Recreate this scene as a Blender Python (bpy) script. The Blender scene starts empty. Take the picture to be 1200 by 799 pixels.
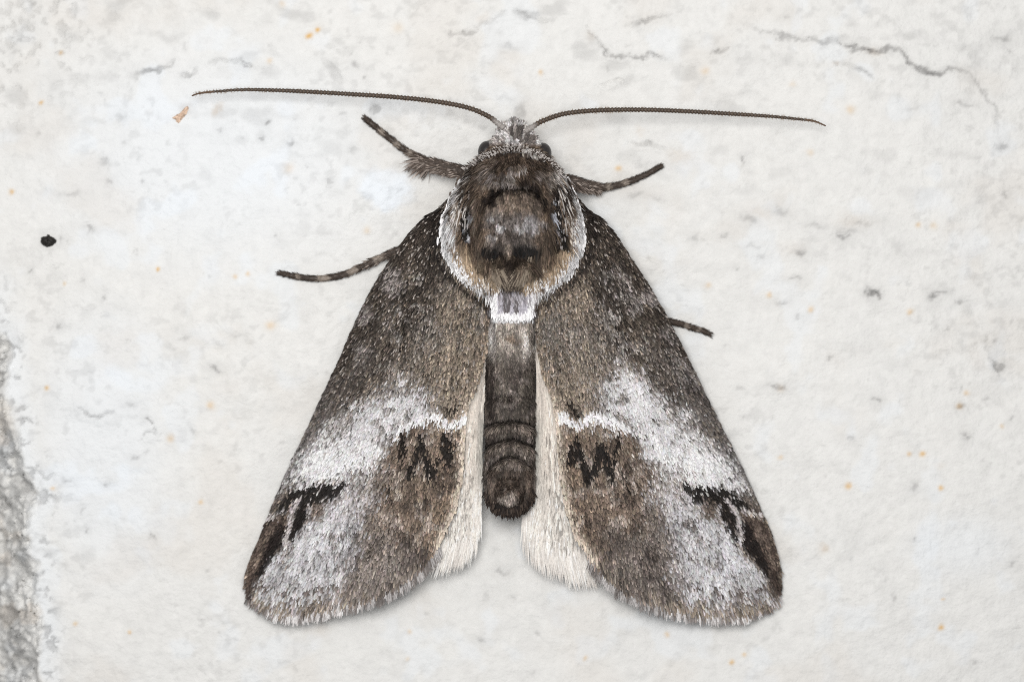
import bpy, math
import numpy as np
from mathutils import Vector

# ------------------------------------------------------------------ set-up
# 1 Blender unit = 100 layout units (about 4 mm in life): a moth at rest on pale stone.
S = 0.01
sc = bpy.context.scene
D_CAM = 5000.0                      # camera height above the stone, layout units

cam_d = bpy.data.cameras.new('camera')
cam_d.sensor_width = 36.0
cam_d.lens = 36.0 * D_CAM / 1200.0
cam_d.clip_start = 0.1
cam_d.clip_end = 500.0
cam = bpy.data.objects.new('camera', cam_d)
sc.collection.objects.link(cam)
cam.location = (0, 0, D_CAM * S)
cam.rotation_euler = (0, 0, 0)
cam_d.dof.use_dof = True
cam_d.dof.focus_distance = (D_CAM - 52) * S
cam_d.dof.aperture_fstop = 0.11
sc.camera = cam

world = bpy.data.worlds.new('World')
sc.world = world
world.use_nodes = True
bg = world.node_tree.nodes['Background']
bg.inputs[0].default_value = (0.98, 0.99, 1.0, 1)
bg.inputs[1].default_value = 0.42

def area_lamp(name, loc, target, size, power, col):
    d = bpy.data.lights.new(name, 'AREA')
    d.shape = 'DISK'
    d.size = size
    d.energy = power
    d.color = col
    o = bpy.data.objects.new(name, d)
    sc.collection.objects.link(o)
    o.location = loc
    o.rotation_euler = (Vector(target) - Vector(loc)).to_track_quat('-Z', 'Y').to_euler()
    return o
# one diffused flash head beside the lens, a little above the subject
area_lamp('flash_softbox', (-1.6, 4.5, 24.0), (0, 0, 0), 12.0, 4850, (1.0, 0.985, 0.96))

sc.view_settings.view_transform = 'Standard'
sc.view_settings.look = 'None'
sc.view_settings.gamma = 1
sc.view_settings.exposure = 0.0
sc.view_settings.use_curve_mapping = False
sc.cycles.use_denoising = False
sc.cycles.max_bounces = 6
sc.cycles.filter_width = 1.1

rng = np.random.default_rng(7)

# ------------------------------------------------------------------ helpers
def W(x, y, h):
    return np.stack([(np.asarray(x, float) - 600) * S, (399.5 - np.asarray(y, float)) * S,
                     np.asarray(h, float) * S + 0 * np.asarray(x, float)], -1)

def lin(c):
    c = np.asarray(c, float) / 255.0
    return np.where(c <= 0.04045, c / 12.92, ((c + 0.055) / 1.055) ** 2.4)

_lat = np.random.default_rng(99).random((256, 256))
def vnoise(x, y, seed=0):
    x = np.asarray(x, float) + seed * 17.31
    y = np.asarray(y, float) + seed * 9.77
    xi = np.floor(x).astype(int); yi = np.floor(y).astype(int)
    fx = x - xi; fy = y - yi
    fx = fx * fx * (3 - 2 * fx); fy = fy * fy * (3 - 2 * fy)
    a = _lat[xi & 255, yi & 255]; b = _lat[(xi + 1) & 255, yi & 255]
    c = _lat[xi & 255, (yi + 1) & 255]; d = _lat[(xi + 1) & 255, (yi + 1) & 255]
    return (a * (1 - fx) + b * fx) * (1 - fy) + (c * (1 - fx) + d * fx) * fy

def fbm(x, y, period, octs=4, seed=0, gain=0.5):
    s = 0; a = 1; t = 0
    for o in range(octs):
        ang = 0.6 * o
        xr = x * math.cos(ang) - y * math.sin(ang); yr = x * math.sin(ang) + y * math.cos(ang)
        s = s + a * vnoise(xr / period, yr / period, seed + o * 3.3); t += a
        a *= gain; period /= 2.03
    return s / t

def sstep(e0, e1, v):
    t = np.clip((v - e0) / (e1 - e0), 0, 1)
    return t * t * (3 - 2 * t)

def seg_dist(x, y, pts):
    """distance to a polyline and the fraction along it"""
    best = np.full(np.shape(x), 1e9); frac = np.zeros(np.shape(x))
    pts = np.asarray(pts, float)
    n = len(pts) - 1
    for i in range(n):
        a = pts[i, :2]; d = pts[i + 1, :2] - a
        t = np.clip(((x - a[0]) * d[0] + (y - a[1]) * d[1]) / max(d @ d, 1e-9), 0, 1)
        q = np.hypot(x - a[0] - t * d[0], y - a[1] - t * d[1])
        m = q < best
        best = np.where(m, q, best); frac = np.where(m, (i + t) / n, frac)
    return best, frac

def stroke(x, y, pts, soft=2.0):
    """mask of a polyline whose points carry a half width"""
    pts = np.asarray(pts, float)
    d, f = seg_dist(x, y, pts)
    w = np.interp(f * (len(pts) - 1), np.arange(len(pts)), pts[:, 2])
    return 1 - sstep(-soft, soft, d - w)

def inside(x, y, poly):
    r = np.zeros(np.shape(x), bool)
    n = len(poly)
    for i in range(n):
        x0, y0 = poly[i]; x1, y1 = poly[(i + 1) % n]
        if y0 == y1: continue
        c = ((y0 > y) != (y1 > y)) & (x < (x1 - x0) * (y - y0) / (y1 - y0) + x0)
        r ^= c
    return r

def pmask(x, y, poly, soft=8.0):
    """soft polygon mask"""
    d, _ = seg_dist(x, y, list(poly) + [poly[0]])
    sd = np.where(inside(x, y, poly), d, -d)
    return sstep(-soft, soft, sd)

def blob(x, y, cx, cy, rx, ry, soft=0.35):
    r = np.hypot((x - cx) / rx, (y - cy) / ry)
    return 1 - sstep(1 - soft, 1 + soft, r)

def catmull(pts, n):
    p = np.asarray(pts, float)
    p = np.vstack([2 * p[0] - p[1], p, 2 * p[-1] - p[-2]])
    m = len(p) - 3
    u = np.linspace(0, m - 1e-6, n)
    i = u.astype(int); t = (u - i)[:, None]
    a, b, c, d = p[i], p[i + 1], p[i + 2], p[i + 3]
    return 0.5 * (2 * b + (c - a) * t + (2 * a - 5 * b + 4 * c - d) * t * t + (3 * b - a - 3 * c + d) * t ** 3)

def resample(pts, n):
    q = catmull(pts, 400)
    s = np.r_[0, np.cumsum(np.linalg.norm(np.diff(q, axis=0), axis=1))]
    u = np.linspace(0, s[-1], n)
    return np.stack([np.interp(u, s, q[:, k]) for k in range(q.shape[1])], -1)

def mesh_from(name, verts, quads, mat, parent=None, cols=None, tris=None, smooth=True, attrs=None):
    verts = np.asarray(verts, np.float32).reshape(-1, 3)
    me = bpy.data.meshes.new(name)
    me.vertices.add(len(verts))
    me.vertices.foreach_set('co', verts.ravel())
    q = np.asarray(quads, np.int32).reshape(-1, 4)
    idx = q.ravel(); starts = np.arange(len(q), dtype=np.int32) * 4
    if tris is not None and len(tris):
        t = np.asarray(tris, np.int32).reshape(-1, 3)
        starts = np.r_[starts, len(idx) + np.arange(len(t), dtype=np.int32) * 3]
        idx = np.r_[idx, t.ravel()]
    me.loops.add(len(idx))
    me.loops.foreach_set('vertex_index', idx.astype(np.int32))
    me.polygons.add(len(starts))
    me.polygons.foreach_set('loop_start', starts.astype(np.int32))
    me.update(calc_edges=True)
    me.validate()
    if smooth:
        me.polygons.foreach_set('use_smooth', np.ones(len(me.polygons), bool))
    if cols is not None:
        a = me.color_attributes.new('pigment', 'FLOAT_COLOR', 'POINT')
        c = np.ones((len(verts), 4), np.float32); c[:, :3] = np.asarray(cols).reshape(-1, 3)
        a.data.foreach_set('color', c.ravel())
    for k, v in (attrs or {}).items():
        a = me.attributes.new(k, 'FLOAT', 'POINT')
        a.data.foreach_set('value', np.asarray(v, np.float32).ravel())
    me.materials.append(mat)
    o = bpy.data.objects.new(name, me)
    sc.collection.objects.link(o)
    if parent is not None:
        o.parent = parent
    return o

def grid_quads(nr, nc, wrap=False):
    r = np.arange(nr - 1)[:, None]; c = np.arange(nc if wrap else nc - 1)[None]
    c2 = (c + 1) % nc
    return np.stack([r * nc + c, r * nc + c2, (r + 1) * nc + c2, (r + 1) * nc + c], -1).reshape(-1, 4)

def norm(v):
    return v / np.maximum(np.linalg.norm(v, axis=-1, keepdims=True), 1e-9)

def blades(P, d, up, length, width, lift, curve, c_root, c_tip, profile, rows=4, cup=0.0):
    """many small curved scales or hairs; P, d, up (N,3) in layout space (x right, y down, h up)"""
    N = len(P)
    d = norm(d); side = norm(np.cross(d, up))
    t = np.linspace(0, 1, rows)
    ncol = 3 if cup else 2
    us = np.linspace(-1, 1, ncol)
    V = np.zeros((N, rows, ncol, 3)); C = np.zeros((N, rows, ncol, 3))
    for i, ti in enumerate(t):
        along = length * ti
        hgt = lift * (ti + curve * ti * (1 - ti))
        cen = P + d * along[:, None] + up * hgt[:, None]
        for j, u in enumerate(us):
            V[:, i, j] = cen + side * (u * 0.5 * width * profile[i])[:, None] + up * (cup * width * (1 - u * u))[:, None]
            C[:, i, j] = c_root * (1 - ti) + c_tip * ti
    q = grid_quads(rows, ncol)
    Q = (q[None] + (np.arange(N) * rows * ncol)[:, None, None]).reshape(-1, 4)
    V = V.reshape(-1, 3)
    return W(V[:, 0], V[:, 1], V[:, 2]), Q, C.reshape(-1, 3)

def join(parts):
    Vs, Qs, Cs = [], [], []; n = 0
    for v, q, c in parts:
        Vs.append(v); Qs.append(q + n); Cs.append(c); n += len(v)
    return np.vstack(Vs), np.vstack(Qs), np.vstack(Cs)

# ------------------------------------------------------------------ materials
def new_mat(name):
    m = bpy.data.materials.new(name); m.use_nodes = True
    return m, m.node_tree.nodes, m.node_tree.links, m.node_tree.nodes['Principled BSDF']

def pigment_mat(name, rough, spec, noise_scale=0.0, noise_amt=0.0, sheen=0.0):
    m, n, l, b = new_mat(name)
    a = n.new('ShaderNodeAttribute'); a.attribute_name = 'pigment'
    src = a.outputs['Color']
    if noise_amt:
        tc = n.new('ShaderNodeTexCoord')
        t = n.new('ShaderNodeTexNoise'); t.inputs['Scale'].default_value = noise_scale; t.inputs['Detail'].default_value = 3
        l.new(tc.outputs['Object'], t.inputs['Vector'])
        mr = n.new('ShaderNodeMapRange')
        mr.inputs['From Min'].default_value = 0.25; mr.inputs['From Max'].default_value = 0.75
        mr.inputs['To Min'].default_value = 1 - noise_amt; mr.inputs['To Max'].default_value = 1 + noise_amt
        l.new(t.outputs['Fac'], mr.inputs['Value'])
        vm = n.new('ShaderNodeVectorMath'); vm.operation = 'SCALE'
        l.new(src, vm.inputs[0]); l.new(mr.outputs['Result'], vm.inputs['Scale'])
        src = vm.outputs['Vector']
    l.new(src, b.inputs['Base Color'])
    b.inputs['Roughness'].default_value = rough
    b.inputs['Specular IOR Level'].default_value = spec
    return m

M_scale = pigment_mat('moth_scales', 0.6, 0.16, 40, 0.12)
M_fur = pigment_mat('moth_fur', 0.6, 0.14, 40, 0.1)
M_skin = pigment_mat('moth_cuticle', 0.5, 0.4, 25, 0.2)
M_horn = pigment_mat('antenna_cuticle', 0.45, 0.4, 60, 0.2)

M_eye, n, l, b = new_mat('compound_eye')
vor = n.new('ShaderNodeTexVoronoi'); vor.inputs['Scale'].default_value = 90
tc = n.new('ShaderNodeTexCoord'); l.new(tc.outputs['Object'], vor.inputs['Vector'])
cr = n.new('ShaderNodeValToRGB')
cr.color_ramp.elements[0].color = (0.010, 0.008, 0.008, 1); cr.color_ramp.elements[1].color = (0.028, 0.023, 0.022, 1)
l.new(vor.outputs['Distance'], cr.inputs['Fac']); l.new(cr.outputs['Color'], b.inputs['Base Color'])
bp = n.new('ShaderNodeBump'); bp.inputs['Strength'].default_value = 0.3; bp.inputs['Distance'].default_value = 0.005
l.new(vor.outputs['Distance'], bp.inputs['Height']); l.new(bp.outputs['Normal'], b.inputs['Normal'])
b.inputs['Roughness'].default_value = 0.38

# ------------------------------------------------------------------ the stone
def build_ground():
    step = 2.0
    xs = np.arange(-240, 1440 + step, step); ys = np.arange(-200, 1000 + step, step)
    X, Y = np.meshgrid(xs, ys)
    # ragged coordinates so that no mark is a clean shape
    wx = X + (fbm(X, Y, 12, 4, 3, .65) - .5) * 20; wy = Y + (fbm(X, Y, 12, 4, 5, .65) - .5) * 16
    H = (fbm(X, Y, 260, 3, 1) - .5) * 14 + (fbm(X, Y, 46, 4, 2) - .5) * 5 + (fbm(X, Y, 9, 3, 4) - .5) * 1.8
    dirt_shade = np.zeros_like(X); rust = np.zeros_like(X); tan = np.zeros_like(X); cool = np.zeros_like(X)
    cracks = [
        ([(870, 28), (905, 41), (930, 44), (975, 48), (1000, 55), (1025, 60), (1045, 57), (1060, 67), (1080, 83), (1100, 88), (1120, 82), (1140, 88), (1155, 108), (1168, 128), (1166, 160)], 1.6, .62, [.1, .5, .6, .5, .8, 1, .7, .8, 1, .9, .7, .35, .5, .4, .1]),
        ([(685, 30), (700, 50), (713, 63), (745, 68), (765, 63), (780, 70)], 1.5, .45, [.4, .8, .9, .8, 1, .6]),
        ([(735, 28), (760, 23), (784, 17)], 2.2, .4, [.3, 1, .3]),
        ([(528, 40), (545, 37), (557, 32), (572, 26), (592, 13)], 1.6, .4, [.6, 1, .5, .6, .4]),
        ([(600, 15), (620, 17), (640, 22)], 1.8, .4, [.5, 1, .5]),
        ([(150, 92), (165, 83), (180, 83), (203, 71)], 2.2, .42, [.2, .9, 1, .6]),
        ([(208, 90), (222, 90), (226, 83)], 1.6, .4, [.6, 1, .6]),
        ([(250, 74), (280, 69), (290, 74)], 1.5, .3, [.5, 1, 1]),
        ([(975, 72), (990, 77), (1010, 83), (1025, 90)], 1.6, .4, [.6, .5, 1, .6]),
        ([(835, 62), (843, 61), (854, 57)], 1.4, .5, [.5, 1, .5]),
        ([(90, 479), (103, 486), (118, 486), (131, 483)], 1.0, .45, [.5, 1, .7, .5]),
        ([(172, 492), (178, 507), (168, 511)], 1.2, .4, [.8, .9, .5]),
        ([(375, 70), (390, 80), (402, 96)], 3.0, .25, [.5, 1, .6]),
        ([(740, 170), (760, 168), (778, 176)], 1.3, .3, [.6, 1, .4]),
        ([(1155, 395), (1163, 412), (1171, 428)], 1.2, .4, [.6, .4, 1]),
        ([(1018, 334), (1024, 344), (1032, 350)], 1.5, .6, [.4, 1, .8]),
        ([(700, 100), (716, 96), (738, 99)], 1.0, .12, [.5, 1, .5]),
    ]
    for pts, w, st, ks in cracks:
        q = np.c_[pts, ks]; d, f = seg_dist(wx, wy, q)
        k = np.interp(f * (len(pts) - 1), np.arange(len(pts)), ks)
        m = k * np.exp(-(d / (w * (.5 + 1.9 * fbm(X, Y, 22, 3, 9)))) ** 2)
        dirt_shade = np.maximum(dirt_shade, m * min(1, st * 1.2) * (.55 + .9 * fbm(X, Y, 7, 2, 8)))
        H = H - m * 3.0 + k * 1.2 * np.exp(-((d - 5) / 3.5) ** 2)
        dirt_shade = np.maximum(dirt_shade, .12 * st * k * np.exp(-(d / 9) ** 2))
    spots = [(940, 294, 6, 4, .55), (990, 279, 8, 3, .6), (995, 272, 13, 4, .35), (933, 327, 7, 2, .5), (1025, 345, 6, 4, .8), (1095, 348, 6, 4, .75),
        (1103, 343, 8, 2, .5), (1130, 352, 6, 3, .55), (918, 353, 7, 2, .4), (936, 370, 3, 2, .4), (972, 417, 2.5, 2.5, .5), (1171, 428, 4, 4, .6),
        (1167, 398, 4, 5, .4), (913, 454, 8, 2, .6), (1028, 471, 5, 2.5, .5), (1126, 477, 4, 3, .6), (1157, 467, 7, 2, .4), (1131, 512, 4, 3, .5),
        (998, 513, 6, 3, .4), (1190, 490, 4, 4, .4), (1111, 386, 4, 3, .4), (1072, 572, 5, 3, .4), (1050, 704, 4, 4, .4), (1140, 778, 3, 3, .5),
        (1190, 660, 4, 4, .4), (1072, 633, 5, 2, .35), (1052, 292, 7, 8, .22), (162, 535, 5, 3, .4), (75, 563, 6, 2, .5), (124, 567, 2.5, 2.5, .5),
        (179, 629, 4, 3, .5), (100, 621, 2, 2, .5), (97, 597, 3, 3, .4), (73, 280, 4, 3, .35), (121, 346, 3, 3, .45), (72, 381, 3, 3, .5), (101, 327, 3, 4, .35),
        (32, 320, 2, 3, .5), (250, 433, 6, 3, .55), (168, 490, 2.5, 2.5, .8), (150, 475, 7, 3, .35), (218, 396, 9, 3, .3), (275, 393, 5, 2, .3), (226, 505, 4, 4, .35),
        (310, 145, 3, 3, .65), (309, 164, 2.5, 2.5, .65), (340, 168, 6, 2, .5), (340, 168, 2, 6, .5), (140, 139, 7, 4, .35), (285, 74, 5, 4, .45), (145, 165, 3, 3, .3), (257, 154, 4, 4, .35),
        (80, 228, 15, 3, .3), (64, 100, 9, 9, .2), (120, 190, 6, 3, .35), (43, 155, 5, 3, .3), (126, 212, 4, 3, .4), (169, 213, 2, 2, .4), (104, 268, 6, 2, .5),
        (415, 78, 5, 2.5, .5), (413, 60, 2, 2, .5), (428, 91, 3, 3, .5), (440, 128, 4, 3, .5), (430, 137, 5, 4, .55), (610, 130, 5, 9, .42), (595, 55, 11, 3, .3), (712, 81, 2.5, 2.5, .55),
        (540, 52, 9, 2.5, .22), (570, 72, 8, 2, .2), (520, 62, 9, 3, .18), (728, 100, 3, 4, .25), (645, 20, 8, 3, .25),
        (1176, 45, 9, 4, .55), (1186, 60, 4, 3, .4), (1131, 122, 12, 3, .4), (1175, 172, 6, 4, .45), (870, 188, 3, 3, .6), (1180, 226, 4, 5, .4), (1075, 128, 11, 3, .25), (870, 70, 9, 5, .25), (922, 20, 4, 4, .3),
        (875, 258, 9, 4, .4), (915, 247, 12, 4, .35), (745, 228, 9, 4, .35), (770, 234, 10, 3, .3), (850, 275, 5, 3, .4), (815, 278, 4, 4, .35), (880, 290, 8, 3, .3), (724, 156, 3, 3, .35), (730, 300, 5, 4, .3),
        (955, 265, 14, 4, .3), (1010, 262, 10, 3, .3), (890, 300, 6, 3, .3), (865, 314, 4, 2.5, .4), (853, 405, 5, 3, .3), (868, 455, 4, 3, .35), (870, 490, 3, 2, .35),
        (590, 670, 5, 3, .5), (565, 750, 9, 2, .4), (565, 750, 2, 5, .4), (630, 740, 4, 3, .35), (600, 700, 3, 3, .25), (568, 700, 4, 5, .25), (622, 788, 4, 4, .3), (500, 722, 4, 3, .25),
        (402, 137, 4, 3, .3), (413, 178, 5, 4, .35), (385, 214, 3, 2, .4), (326, 275, 3, 4, .4), (358, 195, 3, 2, .3), (420, 50, 3, 3, .3), (30, 30, 6, 8, .3), (14, 60, 5, 5, .3), (36, 4, 3, 9, .4), (22, 45, 3, 3, .4)]
    for cx, cy, rx, ry, st in spots:
        sl = (np.abs(X - cx) < 60) & (np.abs(Y - cy) < 60)
        m = np.exp(-((wx[sl] - cx) / (rx * 1.05)) ** 2 - ((wy[sl] - cy) / (ry * 1.05)) ** 2)
        dirt_shade[sl] = np.maximum(dirt_shade[sl], m * st * .95)
        dirt_shade[sl] = np.maximum(dirt_shade[sl], .25 * st * np.exp(-((wx[sl] - cx) / (rx * 2.4)) ** 2 - ((wy[sl] - cy) / (ry * 3)) ** 2))
        H[sl] -= m * st * 2.6
    rr = np.random.default_rng(5)
    for k in range(520):
        cx, cy = rr.uniform(-230, 1430), rr.uniform(-190, 990)
        rx = rr.uniform(1.5, 5.5); ry = rx * rr.uniform(.35, 1.0); st = rr.uniform(.06, .26)
        a = rr.normal(0, .6); ca, sa = math.cos(a), math.sin(a)
        i0 = int((cx + 240) / step); j0 = int((cy + 200) / step); r = 14
        sl = (slice(max(j0 - r, 0), j0 + r), slice(max(i0 - r, 0), i0 + r))
        dx, dy = wx[sl] - cx, wy[sl] - cy
        m = np.exp(-(((dx * ca + dy * sa) / rx) ** 2 + ((-dx * sa + dy * ca) / ry) ** 2) ** 1.6) * sstep(.3, .6, fbm(X[sl], Y[sl], 5, 2, 77))
        dirt_shade[sl] = np.maximum(dirt_shade[sl], m * st); H[sl] -= m * st * 3
    # faint mottling of grime, denser along the upper edge and the upper left corner
    top = sstep(330, 0, Y) * .7 + .25
    g = sstep(.60, .80, fbm(X * .8, Y * 1.3, 30, 4, 21)) * top
    corner = blob(X, Y, 10, 30, 110, 110, .6)
    g2 = sstep(.54, .72, fbm(X, Y, 7, 3, 25)) * corner
    g3 = sstep(.56, .74, fbm(X, Y * 1.15, 10, 3, 27)) * (.35 + .65 * sstep(.45, .62, fbm(X, Y, 120, 3, 28)))
    dirt_shade = np.maximum(dirt_shade, .22 * g); dirt_shade = np.maximum(dirt_shade, .22 * g2); dirt_shade = np.maximum(dirt_shade, .13 * g3)
    H -= 2.5 * g2 + 1.2 * g
    rusts = [(363, 42, 4.6, 1), (372, 35, 3.2, 1), (48, 120, 3.2, .8), (13, 224, 3.5, .8), (71, 62, 3, .6), (315, 71, 4, .35), (184, 315, 3, .85), (54, 455, 3.4, .8), (247, 475, 5, .45), (199, 514, 5, .4),
        (290, 321, 3, .5), (75, 332, 2.5, .5), (994, 569, 4, .7), (1102, 572, 3.5, .8), (1066, 532, 3, .6), (1082, 532, 4, .85), (1104, 735, 4, .85), (1105, 702, 2.5, .5), (62, 573, 3, .6), (151, 740, 3, .6),
        (88, 731, 3, .5), (235, 588, 3, .5), (634, 85, 3.2, .55), (997, 128, 6, .35), (950, 178, 5, .25), (1076, 263, 3.5, .55), (1095, 265, 5, .3), (826, 84, 5, .3), (1068, 366, 4, .5), (1125, 476, 4, .6), (1134, 460, 3.4, .45),
        (857, 775, 3.4, .75), (873, 766, 3, .6), (782, 743, 3.4, .5), (686, 771, 3.4, .45), (780, 628, 3, .3), (725, 197, 4, .65), (830, 335, 4, .35), (950, 362, 4, .5), (902, 345, 4, .5), (1175, 500, 3, .4), (430, 270, 5, .3),
        (317, 382, 6, .4), (275, 325, 3, .5), (914, 536, 3, .4), (930, 98, 4, .2), (330, 5, 5, .3), (465, 32, 8, .2), (338, 197, 8, .25), (480, 740, 3, .4), (478, 772, 3, .3), (915, 455, 5, .2)]
    for cx, cy, r, st in rusts:
        sl = (np.abs(X - cx) < 40) & (np.abs(Y - cy) < 40)
        m = np.exp(-((X[sl] + .3 * (wx[sl] - X[sl]) - cx) ** 2 + (Y[sl] + .3 * (wy[sl] - Y[sl]) - cy) ** 2) / (r * .85) ** 2)
        rust[sl] = np.maximum(rust[sl], m * st); H[sl] += m * .8
    tans = [(255, 128, 5, 6, .5), (370, 737, 14, 10, .22), (965, 645, 6, 5, .6), (800, 184, 16, 8, .3), (790, 178, 8, 4, .3), (1000, 260, 20, 8, .25), (750, 152, 4, 6, .3), (1025, 60, 8, 5, .4), (980, 74, 8, 3, .4), (890, 250, 16, 6, .25), (372, 32, 8, 8, .2), (565, 22, 8, 5, .2), (690, 40, 5, 7, .25), (930, 290, 16, 10, .15), (1100, 545, 8, 4, .15)]
    for cx, cy, rx, ry, st in tans:
        m = np.exp(-((wx - cx) / rx) ** 2 - ((wy - cy) / ry) ** 2); tan = np.maximum(tan, m * st)
    tan = np.maximum(tan, .13 * sstep(.55, .75, fbm(X, Y, 80, 4, 31)))
    cool = .55 * blob(wx, wy, 250, 185, 170, 110, .7) + 1.0 * blob(wx, wy, 455, 222, 30, 22, .35) \
        + .4 * blob(wx, wy, 1125, 640, 50, 30, .8) + .5 * blob(wx, wy, 120, 520, 70, 140, .6) + .35 * sstep(.6, .75, fbm(X, Y, 40, 3, 44))
    H += 1.6 * blob(wx, wy, 455, 222, 30, 22, .25)
    # the broken edge at the left, falling away
    ey = [-200, 250, 330, 400, 450, 500, 545, 575, 620, 700, 799, 1000]; ex = [-60, -34, -6, 8, 14, 22, 36, 46, 42, 46, 54, 70]
    xe = np.interp(Y, ey, ex) + (fbm(X, Y, 26, 4, 51) - .5) * 26
    drop = sstep(0, 1, (xe - X) / 70.0)
    lumps = np.abs(vnoise(wx / 8, wy / 10, 53) - .5) * 2; lumps2 = fbm(wx, wy, 24, 3, 55)
    H = H - drop * 62 - sstep(0, 22, xe - X) * 9 + sstep(0, 10, xe - X) * (lumps * 16 + (lumps2 - .5) * 46)
    brk = sstep(-2, 10, xe - X)
    face_shade = brk * sstep(.42, .70, fbm(wx, wy, 15, 3, 57))
    dirt_shade = np.maximum(dirt_shade * (1 - .5 * brk), .05 * brk + .24 * face_shade * brk)  # shade of the broken face painted as patchy grey, kept in the grime mask
    # crumbly rim beside it
    rim = sstep(34, 2, X - xe) * (1 - brk) * sstep(250, 420, Y)
    sp = sstep(.62, .74, fbm(wx, wy, 7, 2, 59)) * rim
    dirt_shade = np.maximum(dirt_shade, .4 * sp); H -= 3 * sp; cool = np.maximum(cool, .5 * rim)
    tan = np.maximum(tan, brk * .3 * sstep(.58, .72, fbm(X, Y, 30, 3, 61)))
    V = W(X, Y, H - 6)
    m, n, l, b = new_mat('limewashed_stone')
    def att(k):
        a = n.new('ShaderNodeAttribute'); a.attribute_name = k; return a.outputs['Fac']
    tc = n.new('ShaderNodeTexCoord')
    def noise(scale, detail, rough=.55):
        t = n.new('ShaderNodeTexNoise'); t.inputs['Scale'].default_value = scale; t.inputs['Detail'].default_value = detail; t.inputs['Roughness'].default_value = rough
        l.new(tc.outputs['Object'], t.inputs['Vector']); return t.outputs['Fac']
    def ramp(src, lo, hi, c0, c1):
        r = n.new('ShaderNodeValToRGB'); e = r.color_ramp.elements
        e[0].position = lo; e[1].position = hi; e[0].color = (*c0, 1); e[1].color = (*c1, 1)
        l.new(src, r.inputs['Fac']); return r.outputs['Color']
    def mix(f, a, bcol):
        x = n.new('ShaderNodeMix'); x.data_type = 'RGBA'
        l.new(f, x.inputs['Factor']); l.new(a, x.inputs['A'])
        if isinstance(bcol, tuple): x.inputs['B'].default_value = (*bcol, 1)
        else: l.new(bcol, x.inputs['B'])
        return x.outputs['Result']
    c = ramp(noise(1.1, 6), .3, .7, (.75, .745, .727), (.785, .772, .745))
    c2 = ramp(noise(7.0, 5, .65), .33, .67, (.705, .70, .686), (.81, .805, .79))
    mx = n.new('ShaderNodeMix'); mx.data_type = 'RGBA'; mx.inputs['Factor'].default_value = .55
    l.new(c, mx.inputs['A']); l.new(c2, mx.inputs['B']); c = mx.outputs['Result']
    c = mix(att('cool'), c, (.80, .835, .875))
    c = mix(att('tan'), c, (.60, .50, .40))
    c = mix(att('rust'), c, (.70, .42, .12))
    c = mix(att('dirt_shade'), c, (.105, .10, .10))
    l.new(c, b.inputs['Base Color'])
    b.inputs['Roughness'].default_value = .8
    b.inputs['Specular IOR Level'].default_value = .25
    bp = n.new('ShaderNodeBump'); bp.inputs['Strength'].default_value = .7; bp.inputs['Distance'].default_value = .03
    l.new(noise(16, 5, .6), bp.inputs['Height']); l.new(bp.outputs['Normal'], b.inputs['Normal'])
    o = mesh_from('ground', V.reshape(-1, 3), grid_quads(len(ys), len(xs))[:, ::-1], m,
                  attrs=dict(dirt_shade=np.clip(dirt_shade, 0, 1), rust=np.clip(rust, 0, 1), tan=np.clip(tan, 0, 1), cool=np.clip(cool, 0, 1)))
    o['kind'] = 'structure'
    o['label'] = 'pale limewashed stone surface with hairline cracks and a crumbling edge'
    o['category'] = 'stone surface'
    HH = H - 6
    def hat(x, y):
        i = int(round((x + 240) / step)); j = int(round((y + 200) / step))
        return HH[j, i]
    return hat
ground_h = build_ground()

# ------------------------------------------------------------------ small things on the stone
def crumb(name, cx, cy, outline, thick, col, rough, label, cat, group=None, seed=1):
    r = np.random.default_rng(seed)
    o2 = resample(np.vstack([outline, outline[:1]]), 33)[:-1]
    cen = o2.mean(0)
    o2 = cen + (o2 - cen) * .86
    g = ground_h(cx, cy)
    rings = [(1.0, -.15), (1.0, .25), (.86, .7), (.6, .95), (.3, 1.0), (.02, .98)]
    V = []; Cc = []
    for k, z in rings:
        p = cen + (o2 - cen) * k
        p = p + r.normal(0, .35, p.shape) * (k > .1)
        V.append(np.c_[p, g + thick * z + r.normal(0, thick * .08, len(p))])
        Cc.append(np.asarray(lin(col))[None] * r.uniform(.6, 1.4, (len(p), 1)))
    V = np.vstack(V)
    o = mesh_from(name, W(V[:, 0], V[:, 1], V[:, 2]), grid_quads(len(rings), 32, True), pigment_mat(name + '_surface', rough, .3, 18, .35), cols=np.vstack(Cc))
    o['label'] = label; o['category'] = cat
    return o
crumb('insect_dropping', 55, 282, np.array([(45, 282), (47, 277), (53, 276), (56, 273), (59, 276), (65, 279), (67, 283), (62, 288), (56, 290), (49, 288)]), 7, (34, 31, 28), .55,
      'tiny black lumpy dropping stuck to the pale stone', 'dropping', seed=3)
crumb('plant_flake', 210, 136, np.array([(199, 138), (204, 136), (210, 132), (214, 128), (219, 123), (222, 125), (220, 131), (216, 137), (211, 142), (208, 147), (205, 142)]), 2.4, (216, 188, 166), .7,
      'thin tan papery flake lying on the pale stone', 'flake', seed=4)

# ------------------------------------------------------------------ the moth
moth = bpy.data.objects.new('moth', None)
moth.empty_display_size = 0.3
sc.collection.objects.link(moth)
moth['label'] = 'grey and brown moth with white-banded wings spread flat on pale stone'
moth['category'] = 'moth'

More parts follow.
